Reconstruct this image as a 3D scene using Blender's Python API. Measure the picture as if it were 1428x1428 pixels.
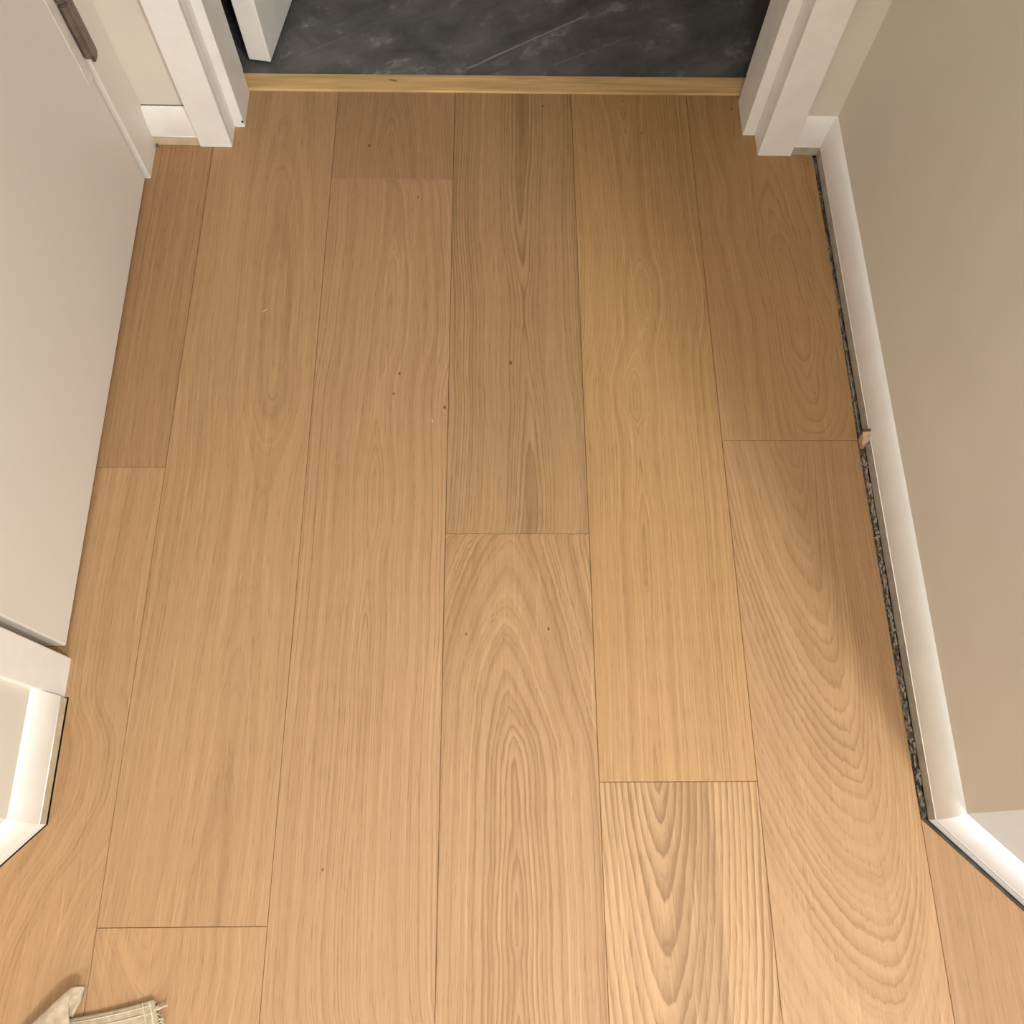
import bpy, bmesh, math, random
from mathutils import Vector, noise as mnoise

for o in list(bpy.data.objects):
    bpy.data.objects.remove(o, do_unlink=True)
SC = bpy.context.scene
COL = SC.collection

# ------------------------------------------------------------------ camera
cam_d = bpy.data.cameras.new('camera')
cam = bpy.data.objects.new('camera', cam_d)
COL.objects.link(cam)
cam.location = (0.5158, 0.0, 1.2553)
cam.rotation_euler = (0.369116, -0.01825, -0.0070215)
cam_d.sensor_width = 36.0
cam_d.lens = 36.0 * 1214.15 / 1428.0
cam_d.clip_start = 0.02
SC.camera = cam

# ------------------------------------------------------------------ light
SC.view_settings.view_transform = 'Standard'
SC.view_settings.look = 'None'
SC.view_settings.gamma = 1.0
SC.view_settings.use_curve_mapping = False
SC.view_settings.exposure = 0.0
SC.cycles.use_denoising = True
SC.cycles.max_bounces = 8
SC.cycles.diffuse_bounces = 6

world = bpy.data.worlds.new('world')
SC.world = world
world.use_nodes = True
world.node_tree.nodes['Background'].inputs[0].default_value = (1.0, 0.9, 0.8, 1)
world.node_tree.nodes['Background'].inputs[1].default_value = 0.05


def lamp(name, loc, power, size, color):
    d = bpy.data.lights.new(name, 'AREA')
    d.shape = 'DISK'
    d.size = size
    d.energy = power
    d.color = color
    o = bpy.data.objects.new(name, d)
    o.location = loc
    COL.objects.link(o)
    return o


WARM = (0.94, 0.99, 1.0)
lamp('hall_ceiling_light', (1.52, -0.98, 2.37), 61, 0.28, WARM)
lamp('passage_ceiling_light', (0.63, -0.02, 2.37), 5, 0.16, WARM).data.spread = math.radians(90)
lamp('rear_fill_light', (0.45, -1.55, 2.37), 17, 0.16, WARM)  # added fill behind the camera, brightens the end wall and its casings

# ------------------------------------------------------------------ helpers


def sset(o, label=None, cat=None, kind=None, group=None):
    if label:
        o['label'] = label
    if cat:
        o['category'] = cat
    if kind:
        o['kind'] = kind
    if group:
        o['group'] = group
    return o


def empty(name, loc=(0, 0, 0)):
    o = bpy.data.objects.new(name, None)
    o.empty_display_size = 0.05
    o.location = loc
    COL.objects.link(o)
    return o


def link(name, me, mat, parent=None):
    o = bpy.data.objects.new(name, me)
    if mat:
        me.materials.append(mat)
    COL.objects.link(o)
    if parent is not None:
        o.parent = parent
        o.matrix_parent_inverse = parent.matrix_basis.inverted()
    return o


def from_bm(name, bm, mat, parent=None, smooth=False):
    bmesh.ops.recalc_face_normals(bm, faces=bm.faces[:])
    me = bpy.data.meshes.new(name)
    bm.to_mesh(me)
    bm.free()
    if smooth:
        for p in me.polygons:
            p.use_smooth = True
    return link(name, me, mat, parent)


def add_prism(bm, poly, z0, z1):
    vb = [bm.verts.new((x, y, z0)) for x, y in poly]
    vt = [bm.verts.new((x, y, z1)) for x, y in poly]
    n = len(poly)
    bm.faces.new(vb[::-1])
    top = bm.faces.new(vt)
    for i in range(n):
        bm.faces.new((vb[i], vb[(i + 1) % n], vt[(i + 1) % n], vt[i]))
    return top, vt, vb


def prism(name, poly, z0, z1, mat, parent=None, bevel=0.0, top_only=False, vert_only=False, seg=1):
    bm = bmesh.new()
    add_prism(bm, poly, z0, z1)
    if bevel > 0:
        bm.edges.ensure_lookup_table()
        es = []
        for e in bm.edges:
            a, b = e.verts
            istop = abs(a.co.z - z1) < 1e-7 and abs(b.co.z - z1) < 1e-7
            isvert = abs(a.co.z - b.co.z) > 1e-6
            if top_only and not istop:
                continue
            if vert_only and not isvert:
                continue
            es.append(e)
        bmesh.ops.bevel(bm, geom=es, offset=bevel, segments=seg, affect='EDGES', profile=0.5)
    return from_bm(name, bm, mat, parent)


def rect(x0, x1, y0, y1):
    return [(x0, y0), (x1, y0), (x1, y1), (x0, y1)]


def multi(name, polys, mat, parent=None):
    bm = bmesh.new()
    for poly, z0, z1 in polys:
        add_prism(bm, poly, z0, z1)
    return from_bm(name, bm, mat, parent)


def sweep(name, a, b, na, nb, prof, mat, parent=None, smooth=False):
    """closed profile (offset from wall, z) swept from a to b; na, nb are the
    wall normals (mitre vectors) at both ends."""
    bm = bmesh.new()
    ra = [bm.verts.new((a[0] + na[0] * n, a[1] + na[1] * n, z)) for n, z in prof]
    rb = [bm.verts.new((b[0] + nb[0] * n, b[1] + nb[1] * n, z)) for n, z in prof]
    n = len(prof)
    for i in range(n):
        j = (i + 1) % n
        bm.faces.new((ra[i], ra[j], rb[j], rb[i]))
    bm.faces.new(ra[::-1])
    bm.faces.new(rb)
    return from_bm(name, bm, mat, parent, smooth)


# ------------------------------------------------------------------ material helpers


class NT:
    def __init__(self, name):
        self.m = bpy.data.materials.new(name)
        self.m.use_nodes = True
        self.t = self.m.node_tree
        self.n = self.t.nodes
        self.bsdf = self.n['Principled BSDF']

    def put(self, sock, v):
        if isinstance(v, bpy.types.NodeSocket):
            self.t.links.new(v, sock)
        else:
            sock.default_value = v

    def math(self, op, a, b=None, c=None, clamp=False):
        nd = self.n.new('ShaderNodeMath')
        nd.operation = op
        nd.use_clamp = clamp
        self.put(nd.inputs[0], a)
        if b is not None:
            self.put(nd.inputs[1], b)
        if c is not None:
            self.put(nd.inputs[2], c)
        return nd.outputs[0]

    def coords(self):
        tc = self.n.new('ShaderNodeTexCoord')
        sp = self.n.new('ShaderNodeSeparateXYZ')
        self.t.links.new(tc.outputs['Object'], sp.inputs[0])
        return tc.outputs['Object'], sp.outputs[0], sp.outputs[1], sp.outputs[2]

    def vec(self, x, y, z=0.0):
        nd = self.n.new('ShaderNodeCombineXYZ')
        self.put(nd.inputs[0], x)
        self.put(nd.inputs[1], y)
        self.put(nd.inputs[2], z)
        return nd.outputs[0]

    def noise(self, v, scale=1.0, detail=2.0, rough=0.5, dist=0.0):
        nd = self.n.new('ShaderNodeTexNoise')
        nd.noise_dimensions = '3D'
        self.put(nd.inputs['Vector'], v)
        nd.inputs['Scale'].default_value = scale
        nd.inputs['Detail'].default_value = detail
        nd.inputs['Roughness'].default_value = rough
        nd.inputs['Distortion'].default_value = dist
        return nd.outputs[0]

    def noise1(self, w, scale=1.0, detail=1.0, rough=0.5):
        nd = self.n.new('ShaderNodeTexNoise')
        nd.noise_dimensions = '1D'
        self.put(nd.inputs['W'], w)
        nd.inputs['Scale'].default_value = scale
        nd.inputs['Detail'].default_value = detail
        nd.inputs['Roughness'].default_value = rough
        return nd.outputs[0]

    def sstep(self, v, a, b, lo=0.0, hi=1.0):
        nd = self.n.new('ShaderNodeMapRange')
        nd.interpolation_type = 'SMOOTHSTEP'
        self.put(nd.inputs['Value'], v)
        nd.inputs['From Min'].default_value = a
        nd.inputs['From Max'].default_value = b
        nd.inputs['To Min'].default_value = lo
        nd.inputs['To Max'].default_value = hi
        return nd.outputs[0]

    def lin(self, v, a, b, lo, hi, clamp=True):
        nd = self.n.new('ShaderNodeMapRange')
        nd.clamp = clamp
        self.put(nd.inputs['Value'], v)
        nd.inputs['From Min'].default_value = a
        nd.inputs['From Max'].default_value = b
        nd.inputs['To Min'].default_value = lo
        nd.inputs['To Max'].default_value = hi
        return nd.outputs[0]

    def curve(self, v, pts):
        """smooth function through pts [(x, y), ...]"""
        xs = [p[0] for p in pts]
        ys = [p[1] for p in pts]
        x0, x1 = min(xs), max(xs)
        y0, y1 = min(ys), max(ys)
        if y1 - y0 < 1e-6:
            y1 = y0 + 1e-6
        t = self.lin(v, x0, x1, 0, 1)
        nd = self.n.new('ShaderNodeFloatCurve')
        cv = nd.mapping.curves[0]
        P = sorted(((x - x0) / (x1 - x0), (y - y0) / (y1 - y0)) for x, y in pts)
        while len(cv.points) < len(P):
            cv.points.new(0.5, 0.5)
        for q, (x, y) in zip(cv.points, P):
            q.location = (x, y)
        nd.mapping.update()
        self.put(nd.inputs['Value'], t)
        return self.lin(nd.outputs[0], 0, 1, y0, y1)

    def mix(self, fac, a, b, mode='MIX'):
        nd = self.n.new('ShaderNodeMix')
        nd.data_type = 'RGBA'
        nd.blend_type = mode
        self.put(nd.inputs[0], fac)
        self.put(nd.inputs[6], a)
        self.put(nd.inputs[7], b)
        return nd.outputs[2]

    def bump(self, h, strength, dist):
        nd = self.n.new('ShaderNodeBump')
        nd.inputs['Strength'].default_value = strength
        nd.inputs['Distance'].default_value = dist
        self.put(nd.inputs['Height'], h)
        self.t.links.new(nd.outputs[0], self.bsdf.inputs['Normal'])


def srgb(r, g, b):
    def f(c):
        c /= 255.0
        return c / 12.92 if c <= 0.04045 else ((c + 0.055) / 1.055) ** 2.4
    return (f(r), f(g), f(b), 1.0)


WOOD = (0.685, 0.628, 0.560)


def oak(name, c, d, sp=0.005, amp=0.5, light=(0.66, 0.43, 0.235), dark=(0.40, 0.235, 0.115),
        wob=0.010, dn=0.004, asym=0.0, jit=0.0010, seed=0.0, knots=(), bands=(), heart=None,
        wide=3.0, streak=0.45, jag=1.0, along=2.2, p=1.6, off=0.0, irr=3.0, blotch=1.0):
    """Oak board: growth rings r = sqrt((x - pith(y))^2 + depth(y)^2) cut by the board."""
    T = NT(name)
    light = tuple(k * w for k, w in zip(light, WOOD))
    dark = tuple(k * w for k, w in zip(dark, WOOD))
    _, x, y, z = T.coords()
    M = T.math
    xc = T.curve(y, c) if len(c) > 1 else c[0][1]
    D = T.curve(y, d) if len(d) > 1 else d[0][1]
    v1 = T.vec(M('MULTIPLY', x, 7.0), M('MULTIPLY', y, along), seed)
    n1 = T.noise(v1, 1.0, 2.0)
    n2 = T.noise(T.vec(M('MULTIPLY', x, 5.0), M('MULTIPLY', y, 4.0), seed + 7.3), 1.0, 2.0)
    n3 = T.noise(T.vec(M('MULTIPLY', x, 130.0), M('MULTIPLY', y, 14.0), seed + 3.1), 1.0, 2.5, 0.6)
    u = M('ADD', M('SUBTRACT', x, xc), M('MULTIPLY', M('SUBTRACT', n1, 0.5), 2 * wob))
    if asym:
        u = M('MULTIPLY', u, M('MULTIPLY_ADD', M('GREATER_THAN', u, 0.0), asym, 1.0))
    Dn = M('ADD', D, M('MULTIPLY', M('SUBTRACT', n2, 0.5), 2 * dn))
    au = M('ABSOLUTE', u)
    r = M('POWER', M('ADD', M('POWER', au, p), M('POWER', M('ABSOLUTE', Dn), p)), 1.0 / p)
    r = M('ADD', r, M('MULTIPLY', M('SUBTRACT', n3, 0.5), 2 * jit * jag))
    w = M('ADD', M('DIVIDE', r, sp), off + seed * 17.0)
    # irregular ring widths
    w = M('ADD', w, M('MULTIPLY', T.noise1(w, 0.23, 1.0), irr))
    fr = M('FRACT', w)
    late = M('POWER', fr, wide)
    fall = T.sstep(fr, 0.90, 1.0, 1.0, 0.0)
    late = M('MULTIPLY', late, fall)
    strength = T.lin(T.noise1(w, 0.11, 1.5), 0.25, 0.75, 0.25, 1.0)
    patch = T.lin(T.noise(T.vec(M('MULTIPLY', x, 12.0), M('MULTIPLY', y, 2.0), seed + 11.0), 1.0, 1.0),
                  0.3, 0.7, 0.35, 1.0)
    ring = M('MULTIPLY', M('MULTIPLY', late, strength), patch)
    broad = T.lin(T.noise1(w, 0.45, 2.0), 0.25, 0.75, 0.0, 1.0)
    # pores: short dark dashes running along the board
    p1 = T.noise(T.vec(M('MULTIPLY', r, 430.0), M('MULTIPLY', y, 20.0), seed), 1.0, 2.0, 0.6)
    p2 = T.noise(T.vec(M('MULTIPLY', x, 520.0), M('MULTIPLY', y, 26.0), seed + 2.0), 1.0, 1.0)
    pores = M('MULTIPLY', T.sstep(M('MAXIMUM', p1, p2), 0.54, 0.74), T.lin(fr, 0.0, 1.0, 0.45, 1.0))
    pale_streak = T.sstep(T.noise(T.vec(M('MULTIPLY', x, 300.0), M('MULTIPLY', y, 7.0), seed + 31.0), 1.0, 2.0), 0.55, 0.75)  # fine pale streaks of the grain
    st = T.noise(T.vec(M('MULTIPLY', x, 95.0), M('MULTIPLY', y, 1.6), seed + 5.0), 1.0, 4.0, 0.6)
    st = T.lin(st, 0.3, 0.7, 0.0, 1.0)
    low = T.noise(T.vec(M('MULTIPLY', x, 10.0), M('MULTIPLY', y, 1.8), seed + 9.0), 1.0, 2.0)
    fac = M('MULTIPLY', ring, 1.35 * amp)
    fac = M('ADD', fac, M('MULTIPLY', broad, 0.34 * (0.4 + amp) * blotch))
    fac = M('ADD', fac, M('MULTIPLY', pores, 0.36))
    fac = M('SUBTRACT', fac, M('MULTIPLY', pale_streak, 0.30))
    fac = M('ADD', fac, M('MULTIPLY', st, 0.55 * streak))
    fac = M('ADD', fac, M('MULTIPLY', T.lin(low, 0.3, 0.7, 0.0, 1.0), 0.14))
    for (xa, xb, soft, amt) in bands:
        bx = M('ADD', x, M('MULTIPLY', M('SUBTRACT', n1, 0.5), 0.01))
        m = M('MULTIPLY', T.sstep(bx, xa - soft, xa), T.sstep(bx, xb, xb + 0.0015, 1.0, 0.0))
        fac = M('ADD', fac, M('MULTIPLY', m, amt))
    if heart:
        hr, ha = heart
        fac = M('ADD', fac, M('MULTIPLY', T.sstep(r, hr * 0.45, hr, 1.0, 0.0), ha))
    fac = M('MINIMUM', M('ADD', fac, 0.04), 1.0)
    fac = M('MAXIMUM', fac, -0.25)
    col = T.mix(M('MULTIPLY_ADD', fac, 0.8, 0.2), (*[a + 0.25 * (a - b) for a, b in zip(light, dark)], 1), (*dark, 1))
    # slow warm / cool drift of the timber itself
    hue = T.noise(T.vec(M('MULTIPLY', x, 6.0), M('MULTIPLY', y, 1.1), seed + 21.0), 1.0, 1.0)
    col = T.mix(T.lin(hue, 0.3, 0.7, 0.0, 0.35), col, (1.0, 0.965, 0.93, 1), 'MULTIPLY')
    for (kx, ky, kr) in knots:
        dx = M('SUBTRACT', x, kx)
        dy = M('MULTIPLY', M('SUBTRACT', y, ky), 0.7)
        dd = M('SQRT', M('ADD', M('MULTIPLY', dx, dx), M('MULTIPLY', dy, dy)))
        k = T.sstep(dd, kr * 0.4, kr, 0.85, 0.0)
        col = T.mix(k, col, (0.07, 0.035, 0.015, 1))
    T.put(T.bsdf.inputs['Base Color'], col)
    rough = T.lin(fac, 0.0, 1.0, 0.50, 0.62)
    T.put(T.bsdf.inputs['Roughness'], rough)
    T.bsdf.inputs['Specular IOR Level'].default_value = 0.32
    h = M('ADD', M('MULTIPLY', ring, 0.6), M('MULTIPLY', pores, 0.7))
    T.bump(M('SUBTRACT', 1.0, h), 0.35, 0.0006)
    return T.m


def plaster(name, col, rough=0.75, spec=0.3, bump=0.05, scale=220.0, blotch=0.05, coat=0.0):
    T = NT(name)
    ob, x, y, z = T.coords()
    n = T.noise(ob, 3.0, 3.0)
    dark = tuple(k * (1.0 - 2 * blotch) for k in col[:3]) + (1,)
    T.put(T.bsdf.inputs['Base Color'], T.mix(T.lin(n, 0.3, 0.7, 0, 1), col, dark))
    T.bsdf.inputs['Roughness'].default_value = rough
    T.bsdf.inputs['Specular IOR Level'].default_value = spec
    T.bsdf.inputs['Coat Weight'].default_value = coat
    T.bsdf.inputs['Coat Roughness'].default_value = 0.15
    T.bump(T.noise(ob, scale, 2.0), bump, 0.002)
    return T.m


def white_gloss(name, col, chips=0.0, brush=(30, 30, 4)):
    """old brushed gloss paint, with brush marks and a few scuffs"""
    T = NT(name)
    ob, x, y, z = T.coords()
    M = T.math
    br = T.noise(T.vec(M('MULTIPLY', x, brush[0]), M('MULTIPLY', y, brush[1]), M('MULTIPLY', z, brush[2])), 1.0, 3.0)
    n = T.noise(ob, 22.0, 3.0)
    base = T.mix(T.lin(n, 0.35, 0.75, 0, 1), col, tuple(k * 0.93 for k in col[:3]) + (1,))
    if chips:
        c = T.noise(ob, 55.0, 4.0, 0.65)
        base = T.mix(T.sstep(c, 0.74 - chips, 0.80 - chips), base, (0.30, 0.25, 0.19, 1))
    T.put(T.bsdf.inputs['Base Color'], base)
    T.bsdf.inputs['Roughness'].default_value = 0.38
    T.bsdf.inputs['Specular IOR Level'].default_value = 0.35
    T.bump(br, 0.10, 0.002)
    return T.m


def simple(name, col, rough=0.6, metal=0.0, var=0.2, scale=60.0, bump=0.1):
    T = NT(name)
    ob, x, y, z = T.coords()
    n = T.noise(ob, scale, 3.0)
    T.put(T.bsdf.inputs['Base Color'], T.mix(T.lin(n, 0.3, 0.7, 0, 1), col, tuple(k * (1 - var) for k in col[:3]) + (1,)))
    T.bsdf.inputs['Roughness'].default_value = rough
    T.bsdf.inputs['Metallic'].default_value = metal
    if bump:
        T.bump(n, bump, 0.002)
    return T.m


def slate():
    T = NT('slate_floor')
    ob, x, y, z = T.coords()
    M = T.math
    # cleft direction runs diagonally
    a = M('ADD', M('MULTIPLY', x, 0.85), M('MULTIPLY', y, 0.53))
    b = M('SUBTRACT', M('MULTIPLY', y, 0.85), M('MULTIPLY', x, 0.53))
    n1 = T.noise(T.vec(M('MULTIPLY', a, 7.0), M('MULTIPLY', b, 11.0), 2.0), 1.0, 6.0, 0.65, 0.5)
    n2 = T.noise(T.vec(M('MULTIPLY', a, 14.0), M('MULTIPLY', b, 20.0), 8.0), 1.0, 6.0, 0.72)
    col = T.mix(T.lin(n1, 0.32, 0.72, 0, 1), (0.066, 0.064, 0.063, 1), (0.165, 0.154, 0.146, 1))
    pale = M('MULTIPLY', T.sstep(n2, 0.52, 0.70), T.sstep(n1, 0.42, 0.58))
    col = T.mix(M('MULTIPLY', pale, 0.75), col, (0.32, 0.305, 0.29, 1))

    def scratch(col, p, q, w, amt):
        px, py = p
        dx, dy = q[0] - px, q[1] - py
        L = math.hypot(dx, dy)
        dx /= L
        dy /= L
        rx = M('SUBTRACT', x, px)
        ry = M('SUBTRACT', y, py)
        t = M('ADD', M('MULTIPLY', rx, dx), M('MULTIPLY', ry, dy))
        s = M('ABSOLUTE', M('ADD', M('SUBTRACT', M('MULTIPLY', rx, dy), M('MULTIPLY', ry, dx)),
                            M('MULTIPLY', M('SUBTRACT', n2, 0.5), 0.012)))
        m = M('MULTIPLY', T.sstep(s, w * 0.3, w, 1, 0),
              M('MULTIPLY', T.sstep(t, 0, 0.02), T.sstep(t, L - 0.03, L, 1, 0)))
        m = M('MULTIPLY', m, T.lin(n2, 0.35, 0.65, 0.3, 1.0))
        return T.mix(M('MULTIPLY', m, amt), col, (0.36, 0.34, 0.32, 1))
    col = scratch(col, (0.455, 1.400), (0.71, 1.556), 0.0032, 0.8)
    col = scratch(col, (0.62, 1.412), (0.80, 1.50), 0.002, 0.3)
    col = scratch(col, (0.13, 1.43), (0.25, 1.50), 0.002, 0.35)
    T.put(T.bsdf.inputs['Base Color'], col)
    T.bsdf.inputs['Roughness'].default_value = 0.62
    T.bsdf.inputs['Specular IOR Level'].default_value = 0.3
    T.bump(n1, 0.25, 0.004)
    return T.m


def canvas():
    T = NT('canvas')
    ob, x, y, z = T.coords()
    M = T.math
    wv = M('MULTIPLY', M('SINE', M('MULTIPLY', M('ADD', x, M('MULTIPLY', y, 0.25)), 4200.0)),
           M('SINE', M('MULTIPLY', M('SUBTRACT', y, M('MULTIPLY', x, 0.25)), 4200.0)))
    n = T.noise(ob, 90.0, 4.0)
    col = T.mix(T.lin(n, 0.3, 0.7, 0, 1), srgb(186, 169, 145), srgb(156, 139, 115))
    T.put(T.bsdf.inputs['Base Color'], col)
    T.bsdf.inputs['Roughness'].default_value = 0.9
    T.bsdf.inputs['Specular IOR Level'].default_value = 0.1
    T.bump(wv, 0.2, 0.0006)
    return T.m


M_wall = plaster('greige_wall_paint', (0.74, 0.69, 0.61, 1), 0.7, 0.25, 0.06)
M_pale = plaster('pale_wall_paint', (0.64, 0.645, 0.66, 1), 0.7, 0.25, 0.06)
M_skirt_cool = white_gloss('cool_white_skirting', (0.80, 0.82, 0.86, 1), brush=(30, 30, 60))
M_ceil = plaster('ceiling_paint', (0.80, 0.77, 0.72, 1), 0.85, 0.2, 0.04)
M_door = plaster('door_paint', (0.76, 0.71, 0.655, 1), 0.42, 0.4, 0.02, 90.0, 0.02)
M_white = white_gloss('white_gloss_paint', (0.86, 0.84, 0.81, 1))
M_skirt = white_gloss('skirting_gloss_paint', (0.84, 0.82, 0.79, 1), brush=(60, 6, 60))
M_skirt_old = white_gloss('worn_skirting_paint', (0.86, 0.83, 0.78, 1), chips=0.02)
M_bare = simple('bare_strip', (0.66, 0.53, 0.37, 1), 0.7, 0, 0.25, 45.0)
M_bare_grey = simple('grey_bare_strip', (0.50, 0.44, 0.35, 1), 0.7, 0, 0.3, 45.0)
M_sub = simple('subfloor', (0.120, 0.088, 0.062, 1), 0.9, 0, 0.6, 40.0)
M_slate = slate()
M_metal = simple('aged_metal', (0.235, 0.190, 0.150, 1), 0.42, 0.55, 0.35, 70.0)
M_crack = simple('dark_crack', (0.01, 0.008, 0.006, 1), 0.9)
M_debris_d = simple('dark_debris', (0.10, 0.072, 0.050, 1), 0.9, 0, 0.5, 200)
M_debris_p = simple('pale_plaster', (0.42, 0.34, 0.25, 1), 0.85, 0, 0.45, 120)
M_canvas = canvas()
M_thread = simple('cream_thread', srgb(208, 196, 172), 0.85)
M_wedge = simple('wedge_wood', (0.60, 0.42, 0.26, 1), 0.6, 0, 0.3, 80)
M_wedge_end = simple('wedge_dark_edge', (0.13, 0.085, 0.05, 1), 0.7, 0, 0.3, 80)
M_peel = simple('peeled_paint', (0.80, 0.75, 0.68, 1), 0.5)

# ------------------------------------------------------------------ floor
W = 0.22           # board width
G = 0.00025        # half joint
TH = 0.014
Y_THR = 1.3380     # near edge of the threshold strip
Y_REAR = -2.0

floor = multi('floor', [(rect(-1.35, 2.40, -2.05, 1.38), -0.06, -TH)], M_sub)
sset(floor, 'wide pale oak plank floor laid between the skirtings', 'floor', 'structure')


def plank(poly, mat):
    return prism('plank', poly, -TH, 0.0, mat, floor, bevel=0.0006, top_only=True)


L1 = (0.66, 0.43, 0.235)
D1 = (0.40, 0.235, 0.115)
o_m1u = oak('oak_straight_brown', [(0.55, -0.235), (0.9, -0.25), (1.34, -0.24)], [(0.55, 0.02), (1.34, 0.05)], 0.007, 0.35,
            light=(0.60, 0.375, 0.20), dark=(0.34, 0.195, 0.095), seed=1.0, streak=0.8)
o_m1l = oak('oak_wavy', [(-0.9, -0.36), (-0.2, -0.36), (-0.07, -0.335), (0.03, -0.292), (0.12, -0.275), (0.22, -0.305), (0.56, -0.30)],
            [(-0.9, 0.03), (0.0, 0.02), (0.56, 0.03)], 0.0105, 0.42, seed=2.0, wob=0.012, wide=2.2, bands=())
o_0u = oak('oak_broad_eye', [(-0.09, 0.1338), (0.176, 0.1468), (0.387, 0.1508), (0.618, 0.1536), (0.784, 0.1463), (0.963, 0.1423), (1.113, 0.1341), (1.316, 0.1244)],
           [(-0.091, 0.005), (0.278, 0.035), (0.502, 0.045), (0.625, 0.03), (0.826, 0.0), (0.963, 0.015), (1.113, 0.03), (1.316, 0.05)],
           0.0085, 0.34, seed=3.0, streak=0.6, p=2.0, light=(0.65, 0.425, 0.232))
o_0l = oak('oak_small_flame', [(-0.201, 0.076), (-0.146, 0.0708), (-0.092, 0.0602)], [(-0.9, 0.2), (-0.201, 0.05), (-0.146, 0.03), (-0.092, 0.01)],
           0.007, 0.35, seed=4.0, streak=0.6)
o_1u = oak('oak_short_flame', [(1.131, 0.3274), (1.318, 0.3234)], [(1.131, 0.005), (1.327, 0.03)], 0.0055, 0.45, seed=5.0,
           light=(0.58, 0.36, 0.205), dark=(0.33, 0.19, 0.10), knots=((0.2846, 1.2084, 0.0030),))
o_1l = oak('oak_long_flame', [(-0.204, 0.3337), (0.175, 0.3231), (0.32, 0.3255), (0.502, 0.329), (0.677, 0.3272), (0.827, 0.3405), (1.131, 0.3274)],
           [(-0.204, 0.0), (-0.014, 0.002), (0.116, 0.007), (0.277, 0.004), (0.386, 0.012), (0.502, 0.006), (0.678, 0.018), (0.827, 0.01), (1.004, 0.022), (1.131, 0.03)],
           0.0052, 0.58, seed=6.0, dn=0.004, light=(0.65, 0.42, 0.24),
           knots=((0.3588, 0.7293, 0.0026), (0.351, 0.692, 0.0022), (0.2869, -0.0244, 0.0018), (0.3779, 1.0908, 0.0018), (0.4342, 0.6673, 0.003)))
o_2u = oak('oak_dark_flame', [(0.449, 0.5649), (0.626, 0.573), (0.745, 0.5665), (0.918, 0.565), (1.053, 0.5602), (1.216, 0.5658), (1.321, 0.567)],
           [(0.449, 0.001), (0.502, 0.004), (0.626, 0.012), (0.794, 0.024), (0.857, 0.026), (0.918, 0.022), (1.053, 0.012), (1.216, 0.004), (1.33, 0.0)],
           0.0052, 0.80, seed=7.0, wob=0.004, p=1.5, light=(0.62, 0.40, 0.215), dark=(0.33, 0.20, 0.098), heart=(0.019, 0.38),
           knots=((0.5416, 0.7503, 0.0035), (0.6061, 1.3071, 0.0022)))
o_2l = oak('oak_cathedral', [(-0.206, 0.5445), (0.105, 0.5434), (0.174, 0.5379), (0.277, 0.5312), (0.449, 0.543)],
           [(-0.206, 0.001), (-0.143, 0.006), (-0.102, 0.002), (0.03, 0.012), (0.105, 0.014), (0.174, 0.030), (0.449, 0.104)],
           0.0064, 1.0, seed=8.0, wob=0.004, dn=0.003, jag=2.6, wide=2.4, p=1.5,
           knots=((0.4735, 0.294, 0.002), (0.5946, 0.3012, 0.0024)))
o_3u = oak('oak_eyes', [(0.085, 0.7389), (0.276, 0.7412), (0.399, 0.7425), (0.576, 0.7467), (0.685, 0.745), (0.902, 0.7676), (1.054, 0.7627), (1.227, 0.7592), (1.323, 0.7549)],
           [(0.086, 0.0), (0.33, 0.006), (0.397, 0.001), (0.502, 0.009), (0.614, 0.014), (0.685, 0.0), (0.787, 0.02), (0.894, 0.01), (0.992, 0.024), (1.332, 0.0)],
           0.0046, 0.68, seed=9.0, wob=0.004, dn=0.002, light=(0.67, 0.43, 0.212), dark=(0.40, 0.235, 0.10),
           knots=((0.7896, 1.2428, 0.0022),))
o_3l = oak('oak_bold_flame', [(-0.208, 0.7375), (-0.016, 0.7418), (0.083, 0.7418)],
           [(-0.9, 0.17), (-0.208, 0.058), (-0.179, 0.053), (-0.131, 0.045), (-0.078, 0.037), (-0.022, 0.029), (0.015, 0.021), (0.056, 0.013), (0.083, 0.008)],
           0.0085, 1.15, seed=10.0, wob=0.003, dn=0.001, wide=1.9, p=1.75, off=0.35, irr=0.8, blotch=0.25, jag=1.5, light=(0.74, 0.49, 0.265), dark=(0.36, 0.215, 0.105),
           bands=((0.755, 0.815, 0.04, 0.28),))
o_4u = oak('oak_swirl', [(0.609, 1.0228), (0.76, 1.0367), (0.978, 1.0205), (1.326, 0.9933)],
           [(0.609, 0.05), (0.733, 0.025), (0.873, 0.01), (1.056, 0.03), (1.326, 0.05)], 0.008, 0.55, seed=11.0, wob=0.035, dn=0.02, p=2.0, streak=0.2,
           light=(0.60, 0.38, 0.19), dark=(0.36, 0.205, 0.09), along=3.5,
           knots=((0.9637, 1.3043, 0.0025), (1.0413, 0.6954, 0.0015)))
o_4l = oak('oak_wide_cathedral', [(-0.211, 1.0267), (-0.106, 1.0311), (0.027, 1.0272), (0.172, 1.0168), (0.33, 1.0076), (0.455, 0.9969), (0.609, 0.9938)],
           [(-0.9, 0.44), (-0.21, 0.235), (-0.018, 0.172), (0.172, 0.118), (0.33, 0.082), (0.502, 0.054), (0.609, 0.036)],
           0.0072, 0.72, seed=12.0, wob=0.007, dn=0.004, asym=1.1, jag=2.4, wide=2.6, p=1.75, irr=2.0, light=(0.63, 0.41, 0.225))
o_5 = oak('oak_fine', [(-1.5, 1.5), (0.1, 1.48)], [(-1.5, 0.05), (0.1, 0.03)], 0.0060, 0.42, seed=13.0, light=(0.525, 0.325, 0.175), dark=(0.35, 0.205, 0.10), streak=0.7)
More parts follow.
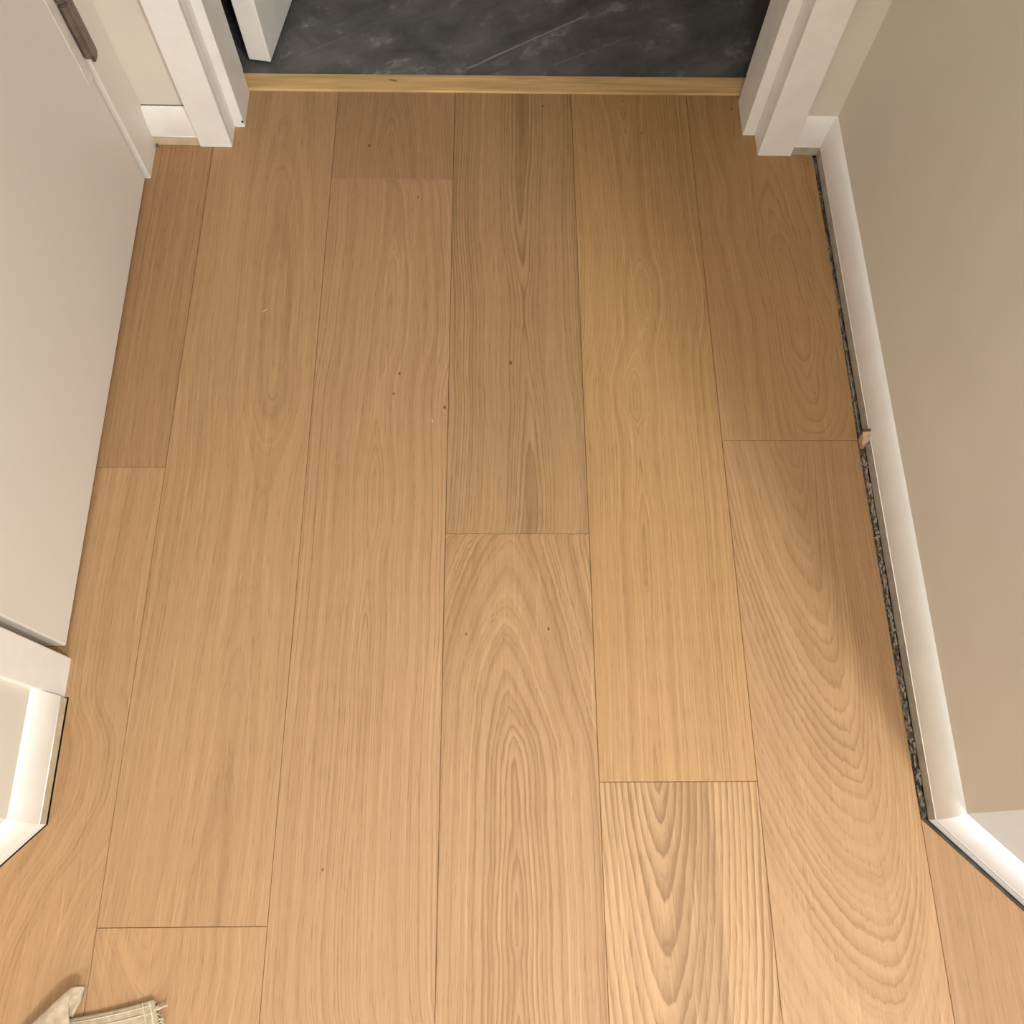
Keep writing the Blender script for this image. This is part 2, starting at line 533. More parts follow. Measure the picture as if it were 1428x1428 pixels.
o_gen = [oak('oak_plain', [(-2.0, 0.2), (0.2, 0.25)], [(-2.0, 0.3), (0.2, 0.02)], 0.007, 0.45, seed=14.0),
         oak('oak_plain_pale', [(-2.0, 1.4), (0.2, 1.3)], [(-2.0, 0.05), (0.2, 0.3)], 0.006, 0.4, seed=15.0)]

# corridor edges of the boarding
XL = -0.0850       # left cut edge by the skirting
YC = 0.0345        # y of both corners where the passage widens
XR = 1.1080        # splay start on the right (outer edge of the joint)


def row(k):
    return k * W + G, (k + 1) * W - G


# board row beside the left door
a, b = row(-1)
plank([(b, 0.561 + G), (b, Y_THR), (-0.135, Y_THR), (-0.135, 0.561 + G)], o_m1u)
plank([(b, -0.90), (b, 0.561 - G), (-0.135, 0.561 - G), (-0.135, 0.205), (XL - 0.0015, 0.205), (XL, YC),
       (a, YC - (XL - a)), (a, -0.90)], o_m1l)
a, b = row(0)
plank(rect(a, b, -0.092 + G, Y_THR), o_0u)
plank(rect(a, b, -1.10, -0.092 - G), o_0l)
a, b = row(1)
plank(rect(a, b, 1.131 + G, Y_THR), o_1u)
plank(rect(a, b, -0.70, 1.131 - G), o_1l)
a, b = row(2)
plank(rect(a, b, 0.450 + G, Y_THR), o_2u)
plank(rect(a, b, -1.30, 0.450 - G), o_2l)
a, b = row(3)
plank(rect(a, b, 0.085 + G, Y_THR), o_3u)
plank(rect(a, b, -0.95, 0.085 - G), o_3l)
a, b = row(4)
plank([(a, 0.609 + G), (b, 0.609 + G), (1.1035, 0.9), (1.1035, 1.200), (1.1035, Y_THR), (a, Y_THR)], o_4u)
plank([(a, -1.20), (b, -1.20), (b, 0.609 - G), (a, 0.609 - G)], o_4l)
a, b = row(5)
SR = XR - 0.0060 + 0.0325     # x + y on the cut edge along the right splay
plank([(a, -0.80), (b, -0.80), (b, SR - b), (a, SR - a)], o_5)
# the boarding goes on behind the camera and into both splays
ends = {-1: -0.90, 0: -1.10, 1: -0.70, 2: -1.30, 3: -0.95, 4: -1.20, 5: -0.80}
for k in range(-5, 10):
    a, b = row(k)
    if k in ends:
        plank(rect(a, b, Y_REAR, ends[k] - 2 * G), o_gen[k % 2])
    elif k < 0:
        s = YC - XL
        plank([(a, Y_REAR), (b, Y_REAR), (b, b + s), (a, a + s)], o_gen[k % 2])
    else:
        plank([(a, Y_REAR), (b, Y_REAR), (b, SR - b), (a, SR - a)], o_gen[k % 2])

# threshold strip of solid oak
M_thr = NT('threshold_oak')
_T = M_thr
_o, _x, _y, _z = _T.coords()
_n = _T.noise(_T.vec(_T.math('MULTIPLY', _x, 4.5), _T.math('MULTIPLY', _y, 75.0), 1.0), 1.0, 3.0, 0.55, 0.6)
_f = _T.noise(_T.vec(_T.math('MULTIPLY', _x, 20.0), _T.math('MULTIPLY', _y, 600.0), 4.0), 1.0, 2.0)
_c = _T.mix(_T.lin(_n, 0.32, 0.68, 0, 1), (0.72, 0.47, 0.215, 1), (0.45, 0.27, 0.11, 1))
_c = _T.mix(_T.lin(_f, 0.45, 0.8, 0, 0.35), _c, (0.30, 0.17, 0.07, 1))
_d = _T.math('SQRT', _T.math('ADD', _T.math('POWER', _T.math('MULTIPLY', _T.math('SUBTRACT', _x, 0.3215), 0.22), 2.0),
                             _T.math('POWER', _T.math('ADD', _T.math('SUBTRACT', _y, 1.3645), _T.math('MULTIPLY', _T.math('SUBTRACT', _x, 0.3215), 0.25)), 2.0)))
_c = _T.mix(_T.sstep(_d, 0.0012, 0.0026, 0.8, 0.0), _c, (0.10, 0.05, 0.02, 1))
_T.put(_T.bsdf.inputs['Base Color'], _c)
_T.bsdf.inputs['Roughness'].default_value = 0.5
thr = prism('trim_3', [(0.030, Y_THR + 0.0012), (1.004, Y_THR - 0.0004), (1.004, 1.3805), (0.030, 1.3795)], -TH, 0.0035, _T.m, None,
            bevel=0.0016, top_only=True, seg=2)
sset(thr, 'solid oak threshold strip between the planks and the slate floor', 'threshold', 'structure')

slate_o = multi('floor_slate', [(rect(-1.3, 2.3, 1.3800, 3.3), -0.06, -0.004)], M_slate)
sset(slate_o, 'dark grey slate floor of the room beyond the doorway', 'floor', 'structure')

# ------------------------------------------------------------------ walls
ZC = 2.40


def xcas(y):       # face of the left door's architrave
    return -0.0910 - 0.0107 * y


def xwl(y):        # left wall plane
    return -0.0998 - 0.0090 * y


def ew(x, d=0.0):  # end wall: front of the architraves, d further back
    return 1.2025 - 0.0102 * x + d


XW = 1.1240
YW = 0.0325 + 0.414 * 0.013
YWL = YC + 0.414 * 0.013
SP = 0.90
S2 = math.sqrt(0.5)
D_END = 0.0155

w = multi('wall_left', [
    ([(xwl(0.21), 0.215), (xwl(YWL), YWL), (xwl(YWL) - 0.12, YWL + 0.05), (xwl(0.2) - 0.12, 0.215)], -TH, ZC),
    (rect(-0.26, xwl(0.6), 0.215, ew(0, D_END) + 0.02), 2.07, ZC),
    (rect(-0.26, -0.115, 1.150, ew(0, D_END) + 0.02), -TH, 2.07)], M_wall)
sset(w, 'greige painted wall around the closed side door', 'wall', 'structure')
cl = (xwl(YWL), YWL)
w = multi('wall_left_splay', [([cl, (cl[0] - 0.12, cl[1] + 0.05), (cl[0] - SP - 0.12, cl[1] - SP + 0.05), (cl[0] - SP, cl[1] - SP)], -TH, ZC)], M_wall)
sset(w, 'greige wall turning away at an angle past the side door', 'wall', 'structure')
w = multi('wall_right', [([(XW, YW), (XW + 0.1, YW + 0.04), (XW + 0.1, 1.45), (XW, 1.45)], -TH, ZC)], M_wall)
sset(w, 'plain taupe wall above the loose skirting gap', 'wall', 'structure')
w = multi('wall_right_splay', [([(XW, YW), (XW + SP, YW - SP), (XW + SP + 0.1, YW - SP + 0.04), (XW + 0.1, YW + 0.04)], -TH, ZC)], M_pale)
sset(w, 'pale wall turning away at an angle beyond the taupe wall', 'wall', 'structure')
w = multi('wall_far', [
    ([(-0.26, ew(-0.26, D_END)), (0.010, ew(0.010, D_END)), (0.010, 1.40), (-0.26, 1.40)], -TH, ZC),
    ([(1.025, ew(1.025, D_END)), (1.20, ew(1.20, D_END)), (1.20, 1.40), (1.025, 1.40)], -TH, ZC),
    ([(0.010, ew(0.010, D_END)), (1.025, ew(1.025, D_END)), (1.025, 1.40), (0.010, 1.40)], 2.07, ZC)], M_wall)
sset(w, 'greige wall on either side of the open doorway', 'wall', 'structure')
w = multi('wall_rear', [
    (rect(-1.2, 2.2, -2.1, -2.0), -TH, ZC),
    (rect(-1.12, -1.0, -2.0, -0.86), -TH, ZC),
    (rect(2.02, 2.14, -2.0, -0.86), -TH, ZC)], M_wall)
sset(w, 'greige hall walls behind the viewpoint', 'wall', 'structure')
w = multi('wall_beyond', [
    (rect(-1.4, 2.4, 3.25, 3.35), -0.05, ZC), (rect(-1.4, -1.3, 1.40, 3.25), -0.05, ZC),
    (rect(2.3, 2.4, 1.40, 3.25), -0.05, ZC), (rect(-1.3, -0.26, 1.38, 1.42), -0.05, ZC), (rect(1.2, 2.3, 1.38, 1.42), -0.05, ZC)],
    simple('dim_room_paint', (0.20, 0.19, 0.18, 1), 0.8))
sset(w, 'dim walls of the slate-floored room', 'wall', 'structure')
w = multi('ceiling', [(rect(-1.4, 2.4, -2.1, 3.35), ZC, ZC + 0.08)], M_ceil)
sset(w, 'plain white ceiling', 'ceiling', 'structure')

# ------------------------------------------------------------------ skirting boards
T_B, H_B, Z_P = 0.013, 0.078, 0.020
UP = [(0.0, Z_P), (T_B, Z_P), (T_B + 0.0002, 0.030), (T_B - 0.0002, 0.040), (T_B - 0.0011, 0.050), (T_B - 0.0026, 0.059), (T_B - 0.0048, 0.067), (T_B - 0.0075, 0.0735), (T_B - 0.0102, 0.0772), (0.0, 0.0795)]
LO = [(0.0, 0.0), (T_B - 0.0009, 0.0), (T_B - 0.0009, Z_P), (0.0, Z_P)]
RIDGE = [(T_B - 0.0015, Z_P - 0.0012), (T_B + 0.0002, Z_P - 0.0010), (T_B + 0.0008, Z_P + 0.0002), (T_B + 0.0006, Z_P + 0.0014), (T_B - 0.0008, Z_P + 0.0022)]


def mitre(n1, n2):
    m = Vector((n1[0] + n2[0], n1[1] + n2[1]))
    m.normalize()
    return m / (m.x * n1[0] + m.y * n1[1])


def skirting(name, a, b, na, nb, paint, bare, label, z0=0.0):
    e = empty(name, (a[0], a[1], 0))
    sset(e, label, 'baseboard', 'structure')
    pf = sweep('painted_face', a, b, na, nb, UP, paint, e, True)
    pf.data.set_sharp_from_angle(angle=math.radians(40))
    sweep('bare_strip', a, b, na, nb, [(p, z if z > 0 else z0) for p, z in LO], bare, e)
    sweep('paint_ridge', a, b, na, nb, RIDGE, paint, e, True)
    return e


nR, nRS, nE = (-1, 0), (-S2, -S2), (-0.0102, -1.0)
nL, nLS = (1.0, 0.009), (S2, -S2)
mR = mitre(nR, nRS)
mL = mitre(nL, nLS)
mE = mitre(nE, nR)
eR = (XW, ew(XW, D_END))
skirting('baseboard_right', eR, (XW, YW), mE, mR, M_skirt, M_bare_grey, 'long white skirting board over the dirty gap in the floor', -0.004)
skirting('baseboard_right_splay', (XW, YW), (XW + SP, YW - SP), mR, nRS, M_skirt_cool, M_skirt_cool, 'bright white skirting board on the angled pale wall', -0.004)
skirting('baseboard_far_right', (1.0633, ew(1.0633, D_END)), eR, nE, mE, M_skirt, M_bare_grey, 'short white skirting piece between doorway casing and the taupe wall')
skirting('baseboard_far_left', (-0.1040, ew(-0.104, D_END)), (-0.0225, ew(-0.0225, D_END)), nE, nE, M_skirt_old, M_bare, 'short patched white skirting piece beside the closed side door')
skirting('baseboard_left', (xwl(0.2022), 0.2022), cl, nL, mL, M_skirt_old, M_bare, 'short white skirting piece between side door casing and wall corner')
skirting('baseboard_left_splay', cl, (cl[0] - SP, cl[1] - SP), mL, nLS, M_skirt_old, M_skirt_old, 'worn white skirting board on the angled wall near the canvas cloth')

M_caulk = simple('dirty_caulk', (0.16, 0.135, 0.105, 1), 0.9, 0, 0.6, 120)
bfl = bpy.data.objects['baseboard_far_left']
prism('caulk_line', [(-0.1035, ew(-0.1035, D_END - 0.0012)), (-0.0240, ew(-0.024, D_END - 0.0012)), (-0.0240, ew(-0.024, D_END)), (-0.1035, ew(-0.1035, D_END))],
      0.0790, 0.0806, M_caulk, bfl)
bm = bmesh.new()
random.seed(3)
for i in range(9):
    k0 = len(bm.verts)
    bmesh.ops.create_icosphere(bm, subdivisions=1, radius=1.0)
    bm.verts.ensure_lookup_table()
    cx, cy, cz = -0.1015 + random.uniform(0, 0.004), 1.2005 + random.uniform(-0.004, 0.003), random.uniform(0.0005, 0.006)
    for v in bm.verts[k0:]:
        v.co = Vector((v.co.x * 0.0014 + cx, v.co.y * 0.0022 + cy, abs(v.co.z) * 0.002 + cz))
cr = from_bm('crumbled_filler', bm, M_caulk, bfl)
cr['kind'] = 'stuff'

# ------------------------------------------------------------------ frame of the open doorway
fr = empty('trim_1', (0.5, 1.25, 0))
sset(fr, 'white painted frame and casing of the open doorway', 'door frame', 'structure')


def slab(x0, x1, d0, d1, z0, z1, name, mat, bev=0.0015):
    return prism(name, [(x0, ew(x0, d0)), (x1, ew(x1, d0)), (x1, ew(x1, d1)), (x0, ew(x0, d1))], z0, z1, mat, fr, bevel=bev, vert_only=True, seg=2)


ZH = 2.02
slab(-0.0235, 0.0347, 0.0, 0.0165, 0.0, ZH + 0.058, 'casing', M_white)
slab(1.0010, 1.0633, 0.0, 0.0165, 0.0, ZH + 0.058, 'casing', M_white)
slab(0.0350, 1.0005, 0.0, 0.0165, ZH, ZH + 0.058, 'casing', M_white)
slab(0.0, 0.0347, 0.0165, 0.19, 0.0, ZH, 'jamb', M_white)
slab(1.0010, 1.034, 0.0165, 0.20, 0.0, ZH, 'jamb', M_white)
slab(0.0, 1.034, 0.0165, 0.20, ZH, ZH + 0.03, 'jamb', M_white)
slab(0.0345, 0.0530, 0.048, 0.134, 0.0, ZH, 'door_stop', M_white)
slab(0.9785, 1.0012, 0.048, 0.132, 0.0, ZH, 'door_stop', M_white)
slab(0.0530, 0.9785, 0.048, 0.134, ZH - 0.018, ZH, 'door_stop', M_white)
# nail hole in the left stop
bm = bmesh.new()
bmesh.ops.create_uvsphere(bm, u_segments=8, v_segments=6, radius=0.0019)
for v in bm.verts:
    v.co = Vector((v.co.x + 0.0515, v.co.y * 0.5 + ew(0.05, 0.0478), v.co.z * 1.5 + 0.0125))
from_bm('nail_hole', bm, M_crack, fr)

# ------------------------------------------------------------------ inner door standing open
d2 = empty('door_2', (0.0468, 1.406, 0.010))
sset(d2, 'white door standing open into the slate-floored room', 'door', 'structure')
A = Vector((0.0468, 1.4060))
B = Vector((0.0895, 1.3990))
n = (B - A).normalized()
dirv = Vector((-n.y, n.x))
Cc, Dd = B + dirv * 0.86, A + dirv * 0.86
prism('door_leaf', [tuple(A), tuple(B), tuple(Cc), tuple(Dd)], 0.010, 2.0, M_white, d2, bevel=0.0025, seg=2)

# ------------------------------------------------------------------ side door (closed)
lf = empty('trim_2', (-0.10, 0.7, 0))
sset(lf, 'white casing around the closed side door', 'door frame', 'structure')


def lcas(y0, y1, z0, z1, depth0, depth1, name, mat=None, bev=0.002):
    return prism(name, [(xcas(y0) - depth0, y0), (xcas(y1) - depth0, y1), (xcas(y1) - depth1, y1), (xcas(y0) - depth1, y0)], z0, z1,
                 mat or M_white, lf, bevel=bev, vert_only=True, seg=2)


Y_END_L = ew(-0.1, D_END)
lcas(0.2022, 0.2606, 0.0, 2.06, 0.0, 0.060, 'casing')
lcas(1.1290, Y_END_L - 0.0005, 0.0, 2.06, 0.0, 0.060, 'casing', M_door)
lcas(0.2606, 1.1290, 2.012, 2.06, 0.0, 0.060, 'casing')
lcas(0.2530, 0.2606, 0.0, 2.01, 0.0605, 0.15, 'jamb', None, 0)
lcas(1.1290, 1.1400, 0.0, 2.01, 0.0605, 0.15, 'jamb', None, 0)
lcas(0.2606, 0.2850, 0.0, 2.01, 0.055, 0.075, 'door_stop', None, 0)
lcas(1.1050, 1.1290, 0.0, 2.01, 0.055, 0.075, 'door_stop', None, 0)

dr = empty('door_1', (-0.12, 0.7, 0.008))
sset(dr, 'closed plain beige side door with a worn metal hinge', 'door', 'structure')
y0, y1, rec = 0.2755, 1.1195, 0.0055
prism('door_leaf', [(xcas(y0) - rec, y0), (xcas(y1) - rec, y1), (xcas(y1) - rec - 0.042, y1), (xcas(y0) - rec - 0.042, y0)], 0.008, 2.005,
      M_door, dr, bevel=0.0028, seg=3)
# hinge: plate on the casing, barrel over the joint
hg = empty('hinge', (xcas(1.13), 1.13, 0.22))
hg.parent = dr
hg.matrix_parent_inverse = dr.matrix_basis.inverted()
hg['label'] = 'worn brown metal hinge with flaking paint'


def yz_plate(name, y0, y1, z0, z1, x0, x1, mat, parent, r=0.006, round_bottom=True, seg=6):
    pts = []
    if round_bottom:
        for i in range(seg + 1):
            t = math.pi + i * math.pi / 2 / seg
            pts.append((y0 + r + r * math.cos(t), z0 + r + r * math.sin(t)))
        for i in range(seg + 1):
            t = 1.5 * math.pi + i * math.pi / 2 / seg
            pts.append((y1 - r + r * math.cos(t), z0 + r + r * math.sin(t)))
    else:
        pts += [(y0, z0), (y1, z0)]
    pts += [(y1, z1), (y0, z1)]
    bm = bmesh.new()
    va = [bm.verts.new((x0, y, z)) for y, z in pts]
    vb = [bm.verts.new((x1, y, z)) for y, z in pts]
    k = len(pts)
    bm.faces.new(va)
    bm.faces.new(vb[::-1])
    for i in range(k):
        bm.faces.new((va[i], va[(i + 1) % k], vb[(i + 1) % k], vb[i]))
    return from_bm(name, bm, mat, parent)


def barrel(name, y, x, z0, z1, r, mat, parent, seg=14):
    bm = bmesh.new()
    bmesh.ops.create_cone(bm, cap_ends=True, cap_tris=False, segments=seg, radius1=r, radius2=r, depth=z1 - z0)
    es = [e for e in bm.edges if abs(e.verts[0].co.z - e.verts[1].co.z) < 1e-6]
    bmesh.ops.bevel(bm, geom=es, offset=r * 0.3, segments=2, affect='EDGES')
    for v in bm.verts:
        v.co += Vector((x, y, (z0 + z1) / 2))
    return from_bm(name, bm, mat, parent, False)


xf = xcas(1.145)
yz_plate('leaf_plate', 1.1330, 1.1585, 0.240, 0.420, xf - 0.001, xf + 0.0030, M_metal, hg, 0.009)
yz_plate('leaf_plate', 1.0990, 1.1190, 0.226, 0.420, xf - 0.010, xf - 0.0035, M_peel, hg, 0.004)
barrel('knuckle', 1.1285, xf + 0.0015, 0.2580, 0.3480, 0.0072, M_metal, hg)
barrel('knuckle', 1.1285, xf + 0.0015, 0.3500, 0.4200, 0.0072, M_metal, hg)
for z0, z1, yy in ((0.242, 0.252, 1.1362), (0.278, 0.304, 1.1362), (0.330, 0.360, 1.1362)):
    yz_plate('slot', yy - 0.0008, yy + 0.0010, z0, z1, xf + 0.0020, xf + 0.0034, M_crack, hg, 0.0008)
random.seed(4)
bm = bmesh.new()
for i in range(16):
    y = 1.1190 - abs(random.gauss(0, 0.005))
    z = random.uniform(0.262, 0.330)
    bmesh.ops.create_icosphere(bm, subdivisions=1, radius=1.0)
    for v in bm.verts[-12:]:
        v.co = Vector((v.co.x * 0.0006 + xcas(y) - rec + 0.0003, v.co.y * random.uniform(0.0012, 0.0025) + y,
                       v.co.z * random.uniform(0.003, 0.006) + z))
pf = from_bm('paint_flakes', bm, M_metal, hg)
pf['kind'] = 'stuff'

# ------------------------------------------------------------------ dirt and old plaster in the gap along the right wall
random.seed(11)


def chunk(bm, x, y, z, sx, sy, sz):
    k0 = len(bm.verts)
    bmesh.ops.create_icosphere(bm, subdivisions=1, radius=1.0)
    bm.verts.ensure_lookup_table()
    a = random.uniform(0, math.pi)
    for v in bm.verts[k0:]:
        f = random.uniform(0.7, 1.25)
        p = Vector((v.co.x * sx * f, v.co.y * sy * f, v.co.z * sz * f))
        v.co = Vector((p.x + x, p.y + y, p.z + z))


T = NT('gap_dirt')
_ob, _gx, _gy, _gz = T.coords()
_gn = T.noise(_ob, 150.0, 4.0, 0.7)
_gl = T.noise(T.vec(0.0, T.math('MULTIPLY', _gy, 9.0), 3.0), 1.0, 2.0)
_gk = T.math('ADD', T.sstep(_gn, 0.42, 0.60), T.lin(_gl, 0.35, 0.65, -0.55, 0.25))
T.put(T.bsdf.inputs['Base Color'], T.mix(T.math('MULTIPLY', _gk, 1.0, None, True), (0.10, 0.072, 0.050, 1), (0.30, 0.24, 0.175, 1)))
T.bsdf.inputs['Roughness'].default_value = 0.9
M_gap = T.m
bm = bmesh.new()
prev = None
for i in range(401):
    yy = 0.036 + (1.195 - 0.036) * i / 400.0
    ring = []
    for j, xx in enumerate((1.1000, 1.1025, 1.1050, 1.1075, 1.1100, 1.1125)):
        zz = -0.0085 + 0.0030 * mnoise.noise(Vector((xx * 300, yy * 120, 1.0))) + 0.0025 * mnoise.noise(Vector((xx * 90, yy * 25, 5.0)))
        ring.append(bm.verts.new((xx + 0.0006 * mnoise.noise(Vector((xx * 50, yy * 80, 9.0))), yy, min(zz, -0.003))))
    if prev:
        for j in range(5):
            bm.faces.new((prev[j], prev[j + 1], ring[j + 1], ring[j]))
    prev = ring
gd = from_bm('gap_rubble', bm, M_gap)
sset(gd, 'brown rubble bed along the bottom of the open floor gap', 'debris', 'stuff')
bm = bmesh.new()
for i in range(260):
    t = random.random()
    y = 0.05 + 0.53 * t
    if 0.14 < y < 0.28 and random.random() < 0.75:
        continue
    chunk(bm, random.uniform(1.1045, 1.1100), y, random.uniform(-0.007, -0.002),
          random.uniform(0.001, 0.0022), random.uniform(0.002, 0.006), random.uniform(0.001, 0.003))
y = 0.60
while y < 0.98:
    L = random.uniform(0.02, 0.06)
    chunk(bm, 1.1062, y + L / 2, -0.004, 0.0014, L / 2, 0.0022)
    y += L * 0.98
pl = from_bm('plaster_crumbs', bm, M_debris_p)
sset(pl, 'pale plaster crumbs lying in the gap under the long skirting', 'debris', 'stuff')
bm = bmesh.new()
for i in range(420):
    y = random.choice((random.uniform(0.04, 0.60), random.uniform(0.035, 0.14), random.uniform(0.80, 1.17)))
    chunk(bm, random.uniform(1.1025, 1.1105), y, random.uniform(-0.010, -0.0015),
          random.uniform(0.0006, 0.0016), random.uniform(0.001, 0.003), random.uniform(0.0006, 0.0018))
dd = from_bm('dirt', bm, M_debris_d)
sset(dd, 'dark dirt and grit filling the gap under the long skirting', 'debris', 'stuff')

# small wooden wedge pushed between floor and skirting
wd = empty('wedge', (1.106, 0.603, 0.0))
sset(wd, 'small wooden wedge jammed between the planks and the skirting', 'wedge')
bm = bmesh.new()
P8 = [(1.1028, 0.5955, -0.006), (1.1105, 0.5975, -0.006), (1.1105, 0.6130, -0.006), (1.1018, 0.6130, -0.006),
      (1.1020, 0.5960, 0.008), (1.1108, 0.6000, 0.018), (1.1108, 0.6125, 0.027), (1.0990, 0.6125, 0.025)]
vs = [bm.verts.new(p) for p in P8]
for f in ((0, 3, 2, 1), (4, 5, 6, 7), (0, 1, 5, 4), (1, 2, 6, 5), (2, 3, 7, 6), (3, 0, 4, 7)):
    bm.faces.new([vs[i] for i in f])
bmesh.ops.bevel(bm, geom=bm.edges[:], offset=0.0006, segments=1, affect='EDGES')
from_bm('wedge_body', bm, M_wedge, wd)
bm = bmesh.new()
add_prism(bm, [(1.0985, 0.6125), (1.1108, 0.6125), (1.1108, 0.6165), (1.0990, 0.6165)], 0.0125, 0.0275)
from_bm('broken_edge', bm, M_wedge_end, wd)

# ------------------------------------------------------------------ wood shavings on the boards


def shaving(x, y, L, ang, label):
    bm = bmesh.new()
    ca, sa = math.cos(ang), math.sin(ang)
    prev = None
    for i in range(9):
        t = i / 8.0
        px = (t - 0.5) * L
        py = 0.25 * L * (4 * (t - 0.5) ** 2)
        pz = 0.0006 + 0.0012 * math.sin(t * math.pi)
        wv = 0.0008 * (1 - 0.6 * abs(2 * t - 1))
        ring = []
        for (ox, oz) in ((-wv, 0), (0, -0.0004), (wv, 0), (0, 0.0004)):
            qx, qy = px, py + ox
            ring.append(bm.verts.new((x + qx * ca - qy * sa, y + qx * sa + qy * ca, pz + oz)))
        if prev:
            for j in range(4):
                bm.faces.new((prev[j], prev[(j + 1) % 4], ring[(j + 1) % 4], ring[j]))
        else:
            bm.faces.new(ring)
        prev = ring
    bm.faces.new(prev[::-1])
    o = from_bm('wood_shaving', bm, M_thread)
    sset(o, label, 'shaving')


shaving(0.1284, 0.8488, 0.010, 0.6, 'tiny curled pale wood shaving on the plank with broad oval grain')
shaving(0.4152, 0.6426, 0.007, 2.0, 'tiny pale splinter lying beside a long plank seam')

# ------------------------------------------------------------------ canvas cloth
cloth = empty('canvas_cloth', (0.02, -0.23, 0))
sset(cloth, 'crumpled beige canvas cloth with stitched frayed hem on the planks', 'cloth')


def sheet(name, rows, mat, parent, thick=0.0016, sub=2, rough=0.0006):
    nr, nc = len(rows), len(rows[0])
    me = bpy.data.meshes.new(name)
    vs = [Vector(p) for r in rows for p in r]
    fs = [(i * nc + j, i * nc + j + 1, (i + 1) * nc + j + 1, (i + 1) * nc + j) for i in range(nr - 1) for j in range(nc - 1)]
    me.from_pydata(vs, [], fs)
    o = link(name, me, mat, parent)
    bm = bmesh.new()
    bm.from_mesh(me)
    bmesh.ops.subdivide_edges(bm, edges=bm.edges[:], cuts=5, use_grid_fill=True, smooth=0.6)
    for v in bm.verts:
        q = mnoise.noise(v.co * 60.0)
        v.co.z = max(0.0025, v.co.z + q * rough * 2.5)
    bmesh.ops.recalc_face_normals(bm, faces=bm.faces[:])
    bm.to_mesh(me)
    bm.free()
    for p in me.polygons:
        p.use_smooth = True
    s = o.modifiers.new('thickness', 'SOLIDIFY')
    s.thickness = thick
    s.offset = 0.0
    return o


flap = [[(-0.0081, -0.1561, 0.030), (-0.0034, -0.1552, 0.031), (-0.0003, -0.1554, 0.030)],
        [(-0.0300, -0.1760, 0.026), (-0.0169, -0.1755, 0.030), (-0.0104, -0.1730, 0.026)],
        [(-0.0535, -0.1968, 0.020), (-0.0255, -0.1957, 0.028), (-0.0063, -0.1969, 0.022)],
        [(-0.0903, -0.2303, 0.010), (-0.0370, -0.2285, 0.022), (-0.0024, -0.2297, 0.018)],
        [(-0.1367, -0.2764, 0.004), (-0.0631, -0.2750, 0.012), (0.0021, -0.2761, 0.010)]]
hem = [[(-0.0006, -0.1553, 0.0305), (0.0031, -0.1550, 0.030), (0.0072, -0.1559, 0.027)],
       [(-0.0100, -0.1730, 0.0262), (-0.0043, -0.1732, 0.020), (0.0003, -0.1716, 0.015)],
       [(-0.0112, -0.1893, 0.016), (-0.0111, -0.1903, 0.010), (-0.0102, -0.1909, 0.006)]]
strip = [[(-0.0158, -0.1940, 0.006), (0.0191, -0.1887, 0.007), (0.0540, -0.1818, 0.008), (0.0891, -0.1732, 0.010)],
         [(-0.0109, -0.2120, 0.010), (0.0247, -0.2068, 0.011), (0.0606, -0.2002, 0.011), (0.0965, -0.1920, 0.011)],
         [(-0.0049, -0.2463, 0.010), (0.0320, -0.2412, 0.011), (0.0693, -0.2348, 0.011), (0.1062, -0.2270, 0.010)],
         [(-0.0008, -0.2849, 0.004), (0.0375, -0.2799, 0.005), (0.0745, -0.2736, 0.005), (0.1129, -0.2661, 0.004)]]
f1 = sheet('fold', flap, M_canvas, cloth)
f2 = sheet('turned_hem', hem, M_canvas, cloth, 0.0022)
f3 = sheet('hem_strip', strip, M_canvas, cloth, 0.0024)


def tube(bm, pts, r, seg=6):
    prev = None
    for i, p in enumerate(pts):
        p = Vector(p)
        t = (Vector(pts[min(i + 1, len(pts) - 1)]) - Vector(pts[max(i - 1, 0)])).normalized()
        a = t.cross(Vector((0, 0, 1)))
        if a.length < 1e-4:
            a = Vector((1, 0, 0))
        a.normalize()
        b = a.cross(t)
        ring = [bm.verts.new(p + (a * math.cos(2 * math.pi * k / seg) + b * math.sin(2 * math.pi * k / seg)) * r) for k in range(seg)]
        if prev:
            for k in range(seg):
                bm.faces.new((prev[k], prev[(k + 1) % seg], ring[(k + 1) % seg], ring[k]))
        else:
            bm.faces.new(ring[::-1])
        prev = ring
    bm.faces.new(prev)


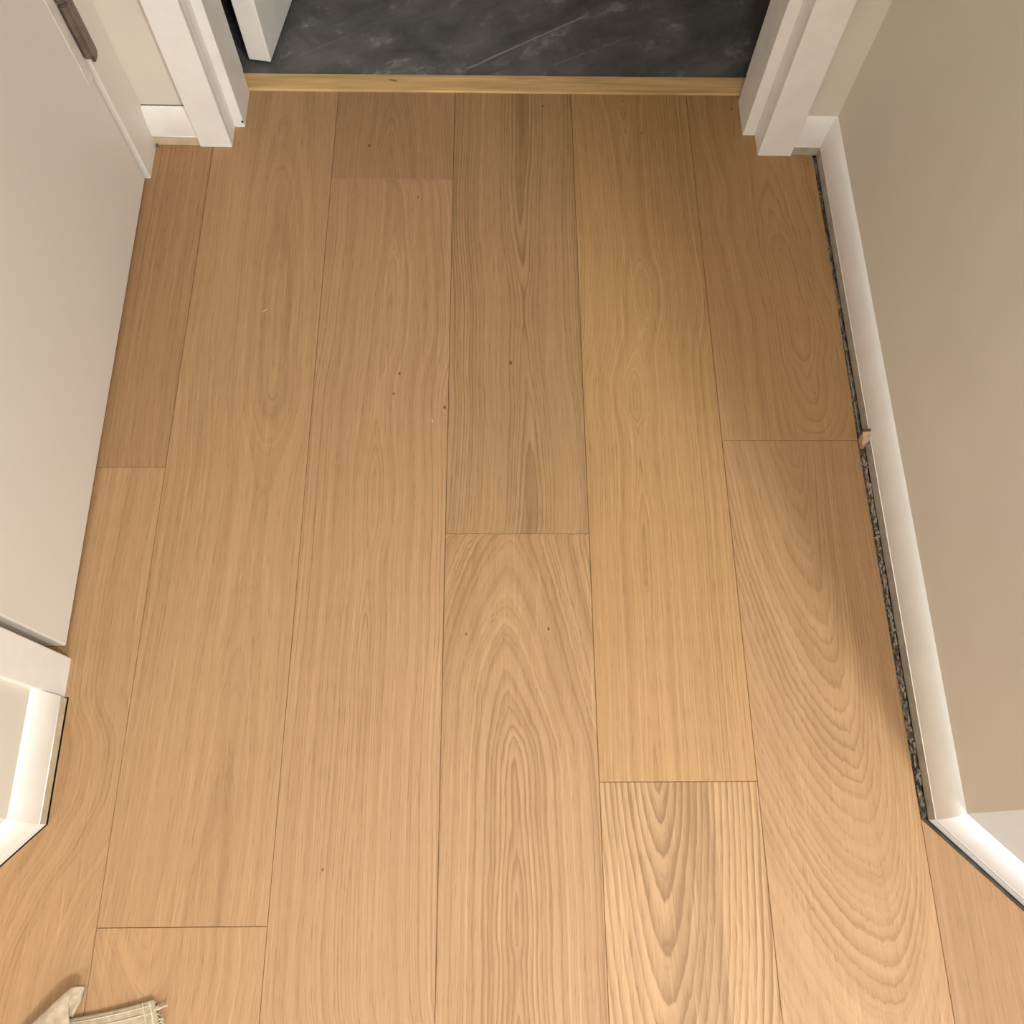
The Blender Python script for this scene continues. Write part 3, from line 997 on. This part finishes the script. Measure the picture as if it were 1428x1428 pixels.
def stitched(bm, a, b, r, n):
    a, b = Vector(a), Vector(b)
    for i in range(n):
        p = a.lerp(b, (i + 0.06) / n)
        q = a.lerp(b, (i + 0.90) / n)
        m = (p + q) / 2 + Vector((0, 0, r * 0.5))
        tube(bm, [p, m, q], r)


def on_strip(s, t, dz=0.0022):
    """point of the hem strip: s along (0..1), t across from its front edge (0..1)"""
    i = t * (len(strip) - 1)
    i0 = min(int(i), len(strip) - 2)
    fi = i - i0
    j = s * 3
    j0 = min(int(j), 2)
    fj = j - j0
    p = lambda r, c: Vector(strip[r][c])
    top = p(i0, j0).lerp(p(i0, j0 + 1), fj)
    bot = p(i0 + 1, j0).lerp(p(i0 + 1, j0 + 1), fj)
    v = top.lerp(bot, fi)
    v.z += dz
    return v


bm = bmesh.new()
for t in (0.085, 0.23):
    for k in range(10):
        stitched(bm, on_strip(k / 10.3, t), on_strip((k + 1) / 10.3, t), 0.0008, 2)
for s in (0.87, 0.95):
    for k in range(8):
        stitched(bm, on_strip(s, k / 16.0), on_strip(s, (k + 1) / 16.0), 0.0008, 2)
from_bm('stitching', bm, M_thread, f3)
bm = bmesh.new()
stitched(bm, (0.0052, -0.1560, 0.0300), (-0.0009, -0.1722, 0.0195), 0.0007, 5)
stitched(bm, (-0.0009, -0.1722, 0.0195), (-0.0106, -0.1905, 0.0095), 0.0007, 5)
from_bm('stitching', bm, M_thread, f2)
random.seed(21)
bm = bmesh.new()
for i in range(26):
    t = random.uniform(0.0, 0.5)
    p = on_strip(1.0, t, 0.0)
    L = random.uniform(0.003, 0.008)
    if i == 0:
        p = on_strip(1.0, 0.20, 0.001)
        L = 0.013
    pts = [p - Vector((0.003, 0, 0))]
    ang = random.uniform(-0.5, 0.5)
    for k in range(1, 5):
        ang += random.uniform(-0.5, 0.5)
        pts.append(pts[-1] + Vector((math.cos(ang), math.sin(ang), random.uniform(-0.15, 0.1))) * L / 3)
        pts[-1].z = max(pts[-1].z, 0.0015)
    tube(bm, pts, 0.00045 if i else 0.0009, 5)
ft = from_bm('frayed_threads', bm, M_thread, f3)
ft['kind'] = 'stuff'
